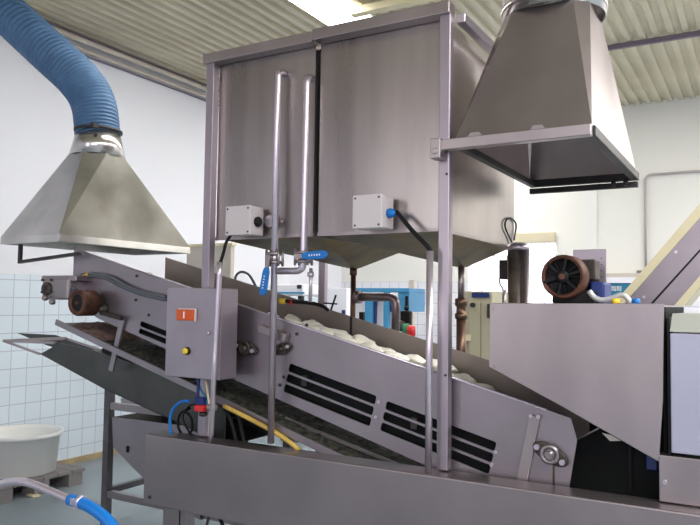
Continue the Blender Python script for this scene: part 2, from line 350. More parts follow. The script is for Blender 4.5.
b = BM(); pipe(b, [(xb, 2.845, zb), (xb, YP, zb), (xb, YP, zj), (xa+.02, YP, zj)], .0165, .04)
PB = build('water_pipe', b, PIPE); tag(PB, 'shorter steel pipe with horizontal blue valve handle, bending left at its foot', 'pipe', 'vertical pipes before the left tank')
valve(PB, xb, zv2, math.radians(2), '')
b = BM(); q = P(305, 268, Y=2.78); cyl(b, (q.x+.02, 2.80, q.z), (q.x+.02, 2.80, q.z-.16), .009); lathe(b, (q.x+.02, 2.80, q.z-.02), (0, 0, -1), [(0, .009), (0, .016), (.02, .016), (.02, .009)])
tag(build('thin_drain_pipe', b, PIPE), 'short thin pipe beside the foot of the bent water pipe', 'pipe')
# ---------------------------------------------------------------- junction boxes on tank fronts
def jbox(pxs, y, label, glandm, Y0=2.70):
    a, c = P(pxs[0], y[0], Y=Y0), P(pxs[1], y[1], Y=Y0)
    T = thing('junction_box', label, 'junction box', ((a.x+c.x)/2, Y0+.07, c.z), 'junction boxes on the tanks')
    b = BM(); box(b, (a.x, Y0+.012, c.z), (c.x, 2.82, a.z)); build('enclosure', b, WHITE, T, bev=.004)
    b = BM(); box(b, (a.x-.002, Y0, c.z-.002), (c.x+.002, Y0+.012, a.z+.002)); build('lid', b, WHITE, T, bev=.003)
    for sx in (.012, c.x-a.x-.012):
        for sz in (.012, a.z-c.z-.012):
            b = BM(); cyl(b, (a.x+sx, Y0+.001, c.z+sz), (a.x+sx, Y0-.002, c.z+sz), .005, seg=10); build('screw', b, DARK, T)
    b = BM(); lathe(b, (c.x, 2.765, (a.z+c.z)/2-.005), (1, 0, 0), [(0, .02), (.012, .022), (.03, .016), (.04, .010)] if glandm is BLUE else [(0, .024), (.012, .026), (.02, .02)], seg=12)
    build('cable_gland', b, glandm, T, label='blue cable gland' if glandm is BLUE else 'black cable gland')
    b = BM(); box(b, (a.x+.02, 2.82, c.z+.02), (c.x-.02, 2.846, a.z-.02)); build('mounting_pad', b, STEEL, T)
    return T, a, c
J1, a1, c1 = jbox((226, 249.5), (207, 234), 'small grey electrical box with round black gland on left tank', BLACK, 2.71)
J2, a2, c2 = jbox((353, 381), (196, 227), 'whitish electrical box with blue gland on right tank', BLUE, 2.70)
b = BM(); lathe(b, (c1.x+.05, 2.80, (a1.z+c1.z)/2), (0, 1, 0), [(0, .03), (.04, .034), (.045, .02)]); build('sensor_boss', b, PIPE, J1, label='shiny round boss')
X1 = P(220, 262, Y=2.622)
p0 = Vector((a1.x+.012, 2.74, c1.z+.004))
b = BM(); tube(b, [p0, p0+Vector((-.005, -.03, -.04)), (X1.x+.012, 2.63, X1.z+.04), (X1.x, 2.622, X1.z-.01)], .008, 8); build('cable', b, BLACK, J1, label='black cable')
X2 = P(430, 251, Y=2.74)
p0 = Vector((c2.x+.035, 2.765, (a2.z+c2.z)/2-.005))
b = BM(); tube(b, [p0, p0+Vector((.012, 0, -.002)), (p0*.5+X2*.5)+Vector((0, 0, .004)), (X2.x-.004, 2.74, X2.z+.01), (X2.x, 2.74, X2.z-.02)], .010, 8); build('cable', b, BLACK, J2, label='black cable slanting to the conduit')
b = BM(); ql = P(211, 437, Y=2.715); ql.z = ZB+.002; tube(b, [X1, P(216, 340, Y=2.622), P(213.8, 380, Y=2.622), ql], .0125, 14)
tag(build('conduit_pipe', b, PIPE), 'thin conduit pipe running over the edge of the grey control box', 'conduit')
b = BM(); cyl(b, (X2.x, 2.74, X2.z), (X2.x, 2.74, ZB+.003), .0145, seg=16); tag(build('conduit_pipe', b, PIPE), 'thin conduit pipe close to the left of the tall right post', 'conduit')
# ---------------------------------------------------------------- square to round hoods
def sq_round(b, x0, x1, y0, y1, z0, c, r, z1, k=.57):
    cor = [b.verts.new(p) for p in ((x0, y0, z0), (x1, y0, z0), (x1, y1, z0), (x0, y1, z0))]
    h = r*k; q = math.sqrt(r*r-h*h)
    t = [b.verts.new((c[0]+x, c[1]+y, z1)) for x, y in ((-h, -q), (h, -q), (q, -h), (q, h), (h, q), (-h, q), (-q, h), (-q, -h))]
    for n in range(4):
        b.faces.new((cor[n], cor[(n+1) % 4], t[2*n+1], t[2*n])); b.faces.new((cor[n], t[2*n], t[2*n-1]))
def solid(o, t=.004):
    m = o.modifiers.new('thickness', 'SOLIDIFY'); m.thickness = t; m.offset = -1
hx0, hx1, hy0, hy1, hz = -1.105, -.55, 2.76, 3.86, 2.168
HR = thing('exhaust_hood', 'large brown-grey steel hood on a square frame at the right of the tanks', 'hood', (-.83, 3.3, 2.12))
b = BM(); sq_round(b, hx0, hx1, hy0, hy1, hz+.02, (-.83, 3.3), .235, 2.84); solid(build('canopy', b, STEEL, HR))
b = BM(); cyl(b, (-.83, 3.3, 2.835), (-.83, 3.3, ZC+.0), .235, seg=40, cap=False)
for z in (2.87, 3.3): lathe(b, (-.83, 3.3, z), (0, 0, 1), [(0, .235), (0, .243), (.02, .243), (.02, .235)], seg=40, cap=False)
solid(build('duct', b, GALV, HR, label='bright galvanised round duct'))
b = BM()
box(b, (-1.19, 2.735, hz-.025), (hx1, 2.775, hz+.02)); build('rim_bar', b, STEEL, HR, bev=.003)
for (p, q) in (((hx1-.03, 2.776, hz-.02), (hx1+.01, hy1, hz+.02)), ((hx0, 2.776, hz-.02), (hx0+.03, hy1, hz+.01)), ((hx0, hy1, hz-.02), (hx1+.01, hy1+.03, hz+.02))):
    b = BM(); box(b, p, q); build('rim_bar', b, DARK, HR, bev=.003)
b = BM(); box(b, (hx0-.0, hy1-.0, hz-.056), (hx1+.005, hy1+.03, hz-.028)); build('lower_rail', b, DARK, HR)
for x in (-.66, -.60):
    b = BM(); cyl(b, (x, hy1-.02, hz-.05), (x, hy1-.02, hz-.02), .012, seg=10); build('bolt', b, DARK, HR)
for x in (-1.02, -.76):
    b = BM(); prism(b, [(x-.03, 2.752, hz+.018), (x+.04, 2.752, hz+.018), (x+.02, 2.756, hz+.04), (x-.015, 2.756, hz+.04)], (0, .004, 0)); build('tab', b, PIPE, HR)
b = BM(); box(b, (-1.20, 2.72, hz-.06), (-1.155, 2.785, hz+.025)); cyl(b, (-1.178, 2.715, hz-.03), (-1.178, 2.79, hz-.03), .014, seg=12); build('clamp_bracket', b, STEEL, HR, bev=.003)
gx0, gx1, gy0, gy1, gz = -4.16, -3.60, 2.75, 3.87, 1.835
HL = thing('exhaust_hood', 'pale galvanised pyramid hood under the blue flexible duct', 'hood', (-3.88, 3.3, 1.8))
b = BM(); sq_round(b, gx0, gx1, gy0, gy1, gz+.045, (-3.92, 3.28), .185, 2.47, .36); solid(build('canopy', b, GALV, HL), .003)
b = BM(); cyl(b, (-3.92, 3.28, 2.465), (-3.92, 3.28, 2.64), .185, .142, seg=40, cap=False); solid(build('collar', b, GALV, HL), .003)
for (p, q) in (((gx0, gy0, gz), (gx1, gy0+.012, gz+.05)), ((gx1-.012, gy0+.012, gz), (gx1, gy1, gz+.05)), ((gx0, gy1-.012, gz), (gx1-.012, gy1, gz+.05)), ((gx0, gy0+.012, gz), (gx0+.012, gy1-.012, gz+.05))):
    b = BM(); box(b, p, q); build('rim', b, GALV, HL, bev=.003)
b = BM(); A, B_ = P(20, 262, Y=2.80), P(66, 254, Y=2.80); bar(b, A, B_+Vector((.12, 0, .0)), .03, .018); box(b, A+Vector((-.01, -.01, -.01)), A+Vector((.01, .01, gz-A.z))); build('bracket', b, DARK, HL)
# flexible blue hose
HP = [(-3.92, 3.28, 2.60)] + [P(x, y, Y=yy) for x, y, yy in ((93.5, 104, 3.28), (79, 80, 3.25), (48, 51, 3.18), (12, 18, 3.10), (-25, -14, 3.02), (-60, -44, 2.95))]
b = BM(); tube(b, HP, .15, 36, k=60, rf=lambda t, i: .144+(0, .005, .007, .005, 0, -.001)[i % 6] if i else .142)
HO = build('flexible_duct', b, HOSEB); tag(HO, 'thick ribbed blue flexible duct rising from the pyramid hood', 'duct')
b = BM(); lathe(b, (-3.92, 3.28, 2.635), (0, 0, 1), [(0, .152), (0, .159), (.018, .159), (.018, .152)], seg=40, cap=False); box(b, (-3.92+.10, 3.28-.150, 2.63), (-3.92+.13, 3.28-.11, 2.66)); build('hose_clamp', b, DARK, HO)
# ---------------------------------------------------------------- inclined conveyor
sl = -.2519; cd = Vector((1, 0, sl)).normalized(); cn = Vector((sl, 0, -1)).normalized()   # along / down
Z0 = Vector((-3.60, 0, 1.801))
def CV(u, v, y): p = Z0+cd*u+cn*v; return Vector((p.x, y, p.z))
YN, YR = 2.86, 3.42
CO = thing('inclined_conveyor', 'long sloping steel belt conveyor running under both hopper tanks', 'conveyor', (-2.1, 3.14, .85))
def topz(x): return 1.801+sl*(x+3.60)
def slot(u0, u1, v0, v1, r=.010):
    pts = []
    for cu_, cv_, a0 in ((u1-r, v0+r, -90), (u1-r, v1-r, 0), (u0+r, v1-r, 90), (u0+r, v0+r, 180)):
        for k in range(4):
            a = math.radians(a0+30*k); q = CV(cu_+r*math.cos(a), cv_+r*math.sin(a), 0); pts.append((q.x, q.z))
    return pts
def u_of(x, z): return (Vector((x, 0, z))-Z0).dot(cd)
holes = []
for (ua, ub, v0, v1) in ((u_of(-1.995, 1.2), u_of(-1.515, 1.077), .192, .336), (u_of(-1.463, 1.06), u_of(-.955, .933), .196, .334), (u_of(-3.02, 1.36), u_of(-2.60, 1.3), .225, .338)):
    h = (v1-v0-.022)/3
    for k in range(3):
        if v0 == .225 and k == 0: continue
        holes.append(slot(ua, ub, v0+k*(h+.011), v0+k*(h+.011)+h))
out = [(-3.60, topz(-3.6)), (-.741, 1.081), (-.655, 1.058), (-.632, .977), (-.675, .72), (-1.0, .72), (-1.256, .795), (-3.376, 1.387), (-3.50, 1.45), (-3.60, 1.47)]
b = BM(); plate(b, out, holes, YN, .006); build('side_plate', b, STEELC, CO, label='near side plate with three groups of slots')
b = BM(); prism(b, [CV(.3, .125, YN+.05), CV(2.80, .125, YN+.05), CV(2.80, .36, YN+.05), CV(.3, .33, YN+.05)], (0, .004, 0)); build('slot_shade_sheet', b, VOID, CO)  # dark sheet added so the slots look black with shade
b = BM()
tube(b, [CV(0, .0, YN+.003), CV(2.94, .0, YN+.003)], .006, 8, k=1, smooth=False); build('top_edge', b, PIPE, CO)
dz = .028
out2 = [(-3.40, topz(-3.40)+dz), (-.70, topz(-.70)+dz), (-.70, topz(-.7)-.28), (-3.40, topz(-3.4)-.30)]
b = BM(); plate(b, out2, [], YR, .006); build('side_plate', b, mat('stained_trough_steel', (.33, .285, .26), .45, .8, var=.2, scale=4), CO, label='far side plate of the trough')
for x in (-1.98, -2.53):
    b = BM(); box(b, (x, YR-.012, topz(x)-.12), (x+.008, YR, topz(x)+dz)); build('seam_strip', b, DARK, CO)
b = BM(); prism(b, [CV(.1, .110, YN+.01), CV(2.85, .110, YN+.01), CV(2.85, .118, YN+.01), CV(.1, .118, YN+.01)], (0, YR-YN-.02, 0)); build('belt', b, BELT, CO)
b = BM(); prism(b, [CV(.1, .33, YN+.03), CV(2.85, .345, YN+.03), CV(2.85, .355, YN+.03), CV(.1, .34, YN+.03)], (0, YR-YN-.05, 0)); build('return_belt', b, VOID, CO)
for u in (.10, 2.84):
    b = BM(); cyl(b, CV(u, .17, YN+.008), CV(u, .17, YR-.004), .07, seg=24); build('drum', b, STEELB, CO)
for u in (.9, 1.5, 2.1):
    b = BM(); cyl(b, CV(u, .14, YN+.008), CV(u, .14, YR-.004), .022, seg=16); build('roller', b, RUSTD, CO)
for u in (.6, 1.2, 1.8, 2.4):
    b = BM(); bar(b, CV(u, .25, YN+.006), CV(u, .25, YR-.004), .05, .03, (0, 0, 1)); build('cross_member', b, DARK, CO)
# plate bolts
for (x, y) in ((137, 276), (136, 300), (379, 402), (376, 417), (496, 452), (492, 465), (284, 377), (280, 385), (307, 325), (297, 334), (321, 330), (149, 315)):
    q = P(x, y, Y=YN); b = BM(); cyl(b, (q.x, YN+.001, q.z), (q.x, YN-.006, q.z), .008, seg=10); build('bolt', b, PIPE if x > 320 else DARK, CO)
# pressed strip near the right end
b = BM(); A, B_ = P(535, 416, Y=YN-.006), P(521, 486, Y=YN-.006); bar(b, A, B_, .012, .045); build('brace_strip', b, STEEL, CO, bev=.003)
for dx in (-.014, .016):
    b = BM(); cyl(b, A+Vector((dx, -.005, 0)), A+Vector((dx, -.014, 0)), .008, seg=10); build('bolt', b, PIPE, CO)
def bearing(x, y, m=RUSTD, s=1.0, ang=-.45):
    q = P(x, y, Y=YN-.004); d = Vector((math.cos(ang), 0, math.sin(ang))); n = Vector((-d.z, 0, d.x)); pts = []
    for k in range(24):
        t = 2*math.pi*k/24; rx = .075*s*abs(math.cos(t))**.9*(1 if math.cos(t) > 0 else -1); rz = .034*s*math.sin(t); pts.append(q+d*rx+n*rz)
    b = BM(); prism(b, pts, (0, -.018*s, 0)); B = build('flange_bearing', b, m, CO, bev=.004)
    b = BM(); lathe(b, q+Vector((0, -.012, 0)), (0, -1, 0), [(0, .040*s), (.018*s, .038*s), (.018*s, .024*s), (.010*s, .022*s), (.010*s, .014*s), (.03*s, .013*s)], seg=24); build('hub', b, RUSTD if x < 400 else STEELB, B)
    for sg in (-1, 1):
        b = BM(); p = q+d*.055*s*sg; cyl(b, p+Vector((0, -.014, 0)), p+Vector((0, -.032*s, 0)), .012*s, seg=6); build('bolt', b, PIPE, B)
bearing(551, 453.5)
bearing(247, 348, ang=-.2, s=.95)
# bearing housing with slanted cover next to the long pipe
q0 = P(283, 341, Y=YN-.002); bearing(283, 349, ang=.35, s=.75)
b = BM(); pts = [P(x, y, Y=YN-.003) for x, y in ((262, 324), (290, 334), (288, 342), (262, 332))]; prism(b, pts, (0, -.035, 0)); build('bearing_shield', b, STEEL, CO, bev=.003)
b = BM(); q = P(553.5, 465, Y=YN-.003); box(b, (q.x-.004, YN-.002, q.z-.10), (q.x+.004, YN-.0005, q.z)); build('grease_streak', b, COPPER, CO)
# bracket from plate down to the tray rail
b = BM(); bar(b, P(123, 317, Y=YN-.012), P(111, 371, Y=YN-.012), .012, .036, (0, 1, 0)); build('hanger_strap', b, STEELC, CO, bev=.002)
# cable along the plate
b = BM(); tube(b, [P(x, y, Y=YN-.02) for x, y in ((70, 283), (80, 276), (90, 274), (100, 275), (112, 278), (126, 286), (145, 293), (166, 297))], .011, 8)
build('cable', b, GREYP, CO, label='grey twin cable'); 
b = BM(); tube(b, [P(x, y, Y=YN-.025) for x, y in ((90, 276), (104, 278), (120, 286), (140, 294), (166, 300))], .009, 8); build('cable', b, GREYP, CO)
b = BM(); q = P(87, 275, Y=YN-.02); cyl(b, q+Vector((-.02, 0, -.004)), q+Vector((.02, 0, .004)), .016, seg=8); build('brass_gland', b, mat('brass', (.55, .38, .10), .35, .8), CO)
# lower tray and its rail under the plate
def on(x, y, Y): return P(x, y, Y=Y)
TR = thing('drip_tray', 'narrow sloping tray full of scraps hung under the conveyor belt', 'tray', (-2.4, 3.1, .9))
rl = [on(56, 322, 2.83), on(429, 500, 2.83)]
b = BM(); bar(b, rl[0], rl[1], .012, .035, (0, 1, 0)); build('rail', b, STEELC, TR, bev=.002)
rd = (rl[1]-rl[0]); 
b = BM(); bar(b, rl[0]+Vector((.0, .56, .0)), rl[1]+Vector((0, .56, 0)), .012, .035, (0, 1, 0)); build('rail', b, STEELB, TR)
b = BM(); prism(b, [rl[0]+Vector((0, .008, -.012)), rl[1]+Vector((0, .008, -.012)), rl[1]+Vector((0, .552, -.012)), rl[0]+Vector((0, .552, -.012))], (0, 0, .006)); build('tray_floor', b, CHUTE, TR)
def heap(name, t0, t1, y0, y1, m, h, label, n1=90, n2=14, seed=1):
    b = BM(); g = []
    for i in range(n1+1):
        t = t0+(t1-t0)*i/n1; row = []
        for j in range(n2+1):
            s = j/n2; p = rl[0]+rd*t; e = min(1, 6*min(s, 1-s)+.0)*min(1, 12*min(i/n1, 1-i/n1))
            q = Vector((p.x, y0+(y1-y0)*s, p.z-.005)); nn = noise.noise(q*18+Vector((seed, 0, 0)))*.5+noise.noise(q*45)*.4
            q.z += (h*(.75+.7*nn))*e; row.append(b.verts.new(q))
        g.append(row)
    for i in range(n1):
        for j in range(n2): b.faces.new((g[i][j], g[i+1][j], g[i+1][j+1], g[i][j+1])).smooth = True
    return tag(build(name, b, m), label, 'scraps', kind='stuff')
heap('pink_scraps', .02, .14, 2.85, 3.30, PINK, .03, 'pinkish food scraps at the upper end of the drip tray')
heap('green_scraps', .15, .98, 2.85, 3.30, SCRAP, .03, 'dark greenish food scraps along the drip tray', n1=220, seed=5)
b = BM()
bar(b, on(236, 398, 2.95), on(430, 478, 2.95), .02, .012); bar(b, on(236, 402, 3.10), on(420, 478, 3.10), .02, .012); build('guide_rod', b, STEEL, TR)
# dough pieces lying on the belt
k = 0
def piece(u, y, s, rz, lab):
    global k
    b = BM(); res = bmesh.ops.create_icosphere(b, subdivisions=3, radius=1)
    for v in b.verts:
        n = noise.noise(v.co*1.4+Vector((u*7, y*9, 0)))*.45
        v.co = Vector((v.co.x*.062*s*(1+n), v.co.y*.045*s*(1+n), v.co.z*.032*s*(1+n*.9)))
    for f in b.faces: f.smooth = True
    R = Matrix.Rotation(math.atan(-sl), 3, 'Y') @ Matrix.Rotation(rz, 3, 'Z'); lo = CV(u, .110, y)
    mn = 1e9
    for v in b.verts: v.co = R @ v.co; mn = min(mn, v.co.dot(-cn))
    for v in b.verts: v.co += lo-cn*(-mn)*1.0
    o = build('dough_piece', b, DOUGH)
    tag(o, lab, 'dough', 'dough pieces on the belt'); k += 1
u = 1.30
row = 0
ORD = ['topmost', 'second', 'third', 'fourth', 'fifth', 'sixth', 'seventh', 'eighth', 'ninth', 'tenth', 'eleventh', 'twelfth']
while u < 2.72:
    for y, dd, ln in ((2.97, 0, 'the lane nearest the slotted plate'), (3.08, .05, 'the second lane from the slotted plate'), (3.20, .02, 'the second lane from the far wall'), (3.31, .06, 'the lane along the far wall')):
        pr = CV(u+dd+.05, .1, y)-Vector((0, 0, CH))
        if 350+F*pr.dot(RR)/pr.dot(fwd) > 500: continue
        piece(u+dd+random.uniform(-.012, .012), y+random.uniform(-.012, .012), random.uniform(.82, 1.25), random.uniform(-.6, .6), '%s dough piece down the trough in %s' % (ORD[row], ln))
    u += .155; row += 1
# ---------------------------------------------------------------- rusty gearmotor at the top end
GM = thing('gearmotor', 'rusty brown gearmotor at the upper left end of the conveyor', 'motor', (-3.62, 2.75, 1.45))
pg = P(77, 303, Y=2.68)
b = BM(); lathe(b, (pg.x-.03, 2.84, pg.z), (0, -1, 0), [(0, .055), (.03, .06), (.03, .074), (.13, .074), (.142, .068), (.144, .054), (.130, .048), (.130, .012), (.145, .010)], seg=28); build('motor_housing', b, RUST, GM)
b = BM(); cyl(b, (pg.x-.03, 2.712, pg.z), (pg.x-.03, 2.706, pg.z), .047, seg=24); build('recess_shade_disc', b, BLACK, GM)  # black disc paints the shade in the motor's open end
b = BM(); q = P(42, 278, Y=2.74); r_ = P(68, 300, Y=2.74)
box(b, (q.x, 2.74, r_.z), (r_.x, 2.90, q.z)); GB = build('gearbox', b, STEELB, GM, bev=.015)
b = BM(); lathe(b, (q.x+.05, 2.74, (q.z+r_.z)/2), (0, -1, 0), [(0, .04), (.012, .038), (.016, .02), (.004, .018)], seg=20); build('bearing_cover', b, RUSTD, GB)
for dx in (.012, .09):
    for dz_ in (-.012, -.085):
        b = BM(); cyl(b, (q.x+dx, 2.742, q.z+dz_), (q.x+dx, 2.73, q.z+dz_), .008, seg=6); build('bolt', b, DARK, GB)
b = BM(); 
for (x, y) in ((46, 298), (53, 302)): 
    c = P(x, y, Y=2.72); cyl(b, (c.x, 2.73, c.z), (c.x, 2.70, c.z), .016, seg=12)
box(b, (q.x-.02, 2.75, q.z-.02), (r_.x+.05, 2.90, q.z+.014)); build('mounting_foot', b, STEELB, GM, bev=.006)
b = BM(); c = P(105, 309, Y=2.86); lathe(b, (c.x, 2.858, c.z), (0, -1, 0), [(0, .035), (.02, .033), (.03, .02), (.05, .018)], seg=18); build('shaft_end', b, RUSTD, GM)
b = BM(); tube(b, [P(76, 290, Y=2.76), P(70, 283, Y=2.78), P(78, 276, Y=2.82)], .012, 8); build('cable', b, GREYP, GM)
b = BM(); bar(b, (pg.x+.03, 2.83, pg.z-.055), (pg.x+.2, 2.83, pg.z-.085), .03, .02); build('motor_bracket', b, RUSTD, GM)
# ---------------------------------------------------------------- control box
KX0, KX1, KZ0, KZ1, KY0, KY1 = -2.612, -2.265, 1.115, 1.560, 2.645, 2.786
K = thing('control_box', 'grey steel control box with orange switch and yellow button on left post', 'control box', ((KX0+KX1)/2, 2.7, KZ0))
b = BM(); box(b, (KX0, KY0+.012, KZ0), (KX1, KY1, KZ1)); build('enclosure', b, POST, K, bev=.005)
b = BM(); box(b, (KX0+.002, KY0, KZ0+.002), (KX1-.002, KY0+.011, KZ1-.002)); build('door', b, POST, K, bev=.003)
s0, s1 = P(179, 308, Y=KY0), P(197, 322, Y=KY0)
b = BM(); box(b, (s0.x, KY0-.012, s1.z), (s1.x, KY0, s0.z)); SW = build('switch_frame', b, WHITE, K, bev=.006, label='orange switch with a white stroke')
b = BM(); box(b, (s0.x+.004, KY0-.024, s1.z+.006), (s1.x-.007, KY0-.010, s0.z-.006)); build('rocker', b, ORANGE, SW, bev=.004)
b = BM(); mx = (s0.x+s1.x)/2-.004; mz = (s0.z+s1.z)/2; box(b, (mx-.004, KY0-.0255, mz-.017), (mx+.004, KY0-.0235, mz+.017)); build('mark', b, PRINT, SW)
c = P(187.5, 351, Y=KY0); b = BM(); lathe(b, (c.x, KY0, c.z), (0, -1, 0), [(0, .020), (.006, .019), (.008, .015)], seg=20); PBt = build('push_button', b, BLACK, K)
b = BM(); lathe(b, (c.x-.002, KY0-.006, c.z), (0, -1, 0), [(0, .014), (.014, .014), (.017, .010)], seg=20); build('button_cap', b, YELB, PBt)
c = P(209, 333, Y=KY0); b = BM(); lathe(b, (c.x, KY0, c.z), (0, -1, 0), [(0, .010), (.01, .010), (.012, .004)], seg=16); build('key_lock', b, PIPE, K)
# air hoses and cables under the box
def cable(name, pts, r, m, label, cat='cable', **kw):
    b = BM(); tube(b, pts, r, 10); o = build(name, b, m); tag(o, label, cat, **kw); return o
Y1 = 2.70
cable('air_hose', [P(x, y, Y=Y1) for x, y in ((171, 434), (170, 420), (173, 409), (181, 402), (189, 401))], .008, HOSEL, 'thin blue air hose curving up beside the control box post', 'hose')
cable('cable', [P(x, y, Y=2.735) for x, y in ((206, 380), (208, 395), (210, 410), (209, 437))], .006, mat('cream_cable', (.70, .58, .40), .5), 'cream cable hanging beneath the control box')
cable('cable', [P(x, y, Y=2.76) for x, y in ((197, 379), (201, 390), (206, 398), (208, 408))], .006, TEAL, 'teal cable hanging beneath the control box')
cable('cable', [P(x, y, Y=2.75) for x, y in ((199, 379), (198, 392), (199, 404))], .008, NAVY, 'thick navy cable hanging beneath the control box')
cable('hose', [P(224, 406, Y=2.80), P(250, 419, Y=2.805), P(276, 433, Y=2.81), P(294, 445.5, Y=2.815), (P(302, 450, Y=2.85).x, 2.86, ZB-.03)], .0115, YEL, 'yellow hose slanting down behind the steel beam', 'hose')
cable('cable', [P(x, y, Y=2.84) for x, y in ((220, 404), (228, 413), (233, 428), (237, 446))], .010, BLACK, 'black cable left of two under the conveyor')
cable('cable', [P(x, y, Y=2.84) for x, y in ((234, 408), (239, 418), (242, 432), (245, 446))], .010, BLACK, 'black cable right of two under the conveyor')
cable('cable', [P(x, y, Y=2.84) for x, y in ((190, 408), (180, 414), (178, 426), (184, 436), (192, 430), (191, 418), (184, 410))], .007, BLACK, 'black cable looped in a coil beside the blue air hose')
cable('cable', [P(x, y, Y=2.82) for x, y in ((196, 404), (188, 407), (183, 418), (190, 433), (198, 437))], .005, BLACK, 'thin black cable crossing the coiled cable')
VT = thing('air_valve', 'small red air valve on the left post below the control box', 'valve', P(201, 412, Y=2.75))
b = BM(); q = P(201, 408, Y=2.72); box(b, q+Vector((-.03, -.02, -.016)), q+Vector((.032, .03, .014))); build('valve_body', b, RED, VT, bev=.006)
b = BM(); q2 = P(200, 401, Y=2.74); box(b, q2+Vector((-.025, -.015, -.018)), q2+Vector((.03, .02, .02))); build('valve_coil', b, NAVY, VT, bev=.005)
b = BM(); q2 = P(203, 414, Y=2.74); sphere(b, q2, .02, (1.3, 1, .7)); build('fitting', b, RUSTD, VT)
b = BM(); q2 = P(212, 407, Y=2.71); lathe(b, q2+Vector((0, 0, -.02)), (0, 0, 1), [(0, .02), (.01, .026), (.025, .026), (.035, .02)]); build('pipe_clamp', b, STEEL, VT)
# ---------------------------------------------------------------- long cover beam in front
BE = thing('cover_beam', 'long dark steel box beam across the front with support posts on it', 'beam', (-1.3, 2.76, 0))
b = BM(); ztop = lambda x: ZB
box(b, (-2.793, 2.70, .445), (.6, 2.835, ZB)); build('beam', b, STEELB, BE, bev=.006)
for (x, m) in ((-2.60, STEELB), (-.10, STEELB)):
    b = BM(); box(b, (x-.09, 2.74, 0), (x+.02, 2.79, .444)); box(b, (x+.03, 2.74, 0), (x+.075, 2.80, .444)); build('leg', b, m, BE, bev=.003)
b = BM(); q = P(150, 497, Y=2.70); cyl(b, (q.x, 2.70, q.z), (q.x, 2.692, q.z), .008); build('bolt', b, DARK, BE)
cable('cable', [P(x, y, Y=2.95) for x, y in ((214, 505), (220, 518), (224, 530), (226, 545))], .010, BLACK, 'black cable hanging just below the bottom edge of the beam')
cable('cable', [P(x, y, Y=2.92) for x, y in ((206, 503), (209, 512), (207, 524), (203, 540))], .008, GREYP, 'grey cable hanging beside the left beam leg')
# ---------------------------------------------------------------- discharge chute under the conveyor (upper left)
CHT = thing('discharge_chute', 'dark open steel chute sloping down beneath the conveyor at left', 'chute', (-3.0, 3.2, .9))
ya, yb = 2.92, 3.40
A = P(4, 341, Y=ya); B_ = P(40, 354, Y=ya); Cq = P(106, 390, Y=ya); D = P(180, 424, Y=ya); E_ = P(224, 447, Y=ya)
top = [P(60, 343, Y=ya), P(95, 351, Y=ya), P(160, 372, Y=ya), P(226, 408, Y=ya)]
b = BM(); prism(b, [B_, Cq, D, E_, top[3], top[2], top[1], top[0]], (0, .004, 0)); build('side_sheet', b, CHUTE, CHT)
off = Vector((0, yb-ya, 0)); f2 = [B_, Cq, D, E_, top[3], top[2], top[1], top[0]]
b = BM(); up_ = Vector((0, 0, .05)); prism(b, [p+off for p in f2[:4]]+[p+off+up_ for p in f2[4:]], (0, -.004, 0)); build('side_sheet', b, CHUTE, CHT)
b = BM()
for p, q in ((B_, Cq), (Cq, D), (D, E_)): prism(b, [p, q, q+off, p+off], (0, 0, .004))
build('pan', b, CHUTE, CHT)
b = BM(); bar(b, A, P(56, 343, Y=ya), .02, .014, (0, 1, 0)); bar(b, A, A+off, .02, .02, (1, 0, 0)); bar(b, A, B_, .012, .014, (0, 1, 0)); bar(b, A+off, B_+off, .012, .014, (0, 1, 0)); build('rim', b, STEEL, CHT)
b = BM(); prism(b, [P(x, y, Y=yb+.01) for x, y in ((17, 333), (55, 335), (78, 343), (112, 352), (112, 366), (46, 345))], (0, .006, 0)); build('back_flap', b, CHUTE, CHT)
# ---------------------------------------------------------------- stand and collecting hopper at lower left
YT = 3.30
STAND = mat('stand_angle_iron', (.15, .14, .15), .45, .6, var=.3, scale=8)
ST = thing('steel_stand', 'dark angle-iron stand with crossbars under the left end of the conveyor', 'stand', (-3.3, 3.6, 0))
fx = P(108, 450, Y=YT+.0).x
for (x, y, z1) in ((fx, YT, 1.12), (fx, 4.05, .95), (-2.3, YT, .80), (-2.3, 4.05, .80)):
    b = BM(); box(b, (x-.025, y-.025, 0), (x+.025, y+.025, z1)); l = build('leg', b, STAND, ST, bev=.003)
    b = BM(); box(b, (x-.04, y-.04, 0), (x+.06, y+.04, .012)); build('foot', b, STAND, l)
for (z, y) in ((P(130, 498, Y=YT).z, YT), (P(130, 408, Y=YT).z, YT), (.2, 4.05)):
    b = BM(); bar(b, (fx+.026, y, z), (-2.326, y, z), .04, .045); build('crossbar', b, STEELB, ST, bev=.003)
for x in (fx, -2.3):
    b = BM(); bar(b, (x, YT+.026, .24), (x, 4.024, .24), .04, .04, (1, 0, 0)); build('crossbar', b, STAND, ST, bev=.003)
CB = thing('collecting_hopper', 'grey sheet hopper hanging in the stand behind the beam end', 'hopper', (-3.3, 3.5, .4))
b = BM(); pts = [P(x, y, Y=YT-.04) for x, y in ((112, 417), (200, 428), (200, 520), (166, 502), (143, 478), (113, 447))]
prism(b, pts, (0, .006, 0)); build('front_sheet', b, STEELC, CB)
b = BM(); pts2 = [p+Vector((0, .45, 0)) for p in pts]; prism(b, pts2, (0, .006, 0)); build('back_sheet', b, CHUTE, CB)
b = BM(); 
for p, q in ((pts[0], pts[5]), (pts[5], pts[4]), (pts[4], pts[3]), (pts[3], pts[2])): prism(b, [p+Vector((0, .006, 0)), q+Vector((0, .006, 0)), q+Vector((0, .45, 0)), p+Vector((0, .45, 0))], (.006, 0, 0))
build('sloping_sheet', b, CHUTE, CB)
b = BM(); q = P(128, 449, Y=YT-.04); box(b, (q.x-.008, YT-.048, q.z-.02), (q.x+.008, YT-.04, q.z+.02)); build('catch', b, BLACK, CB)
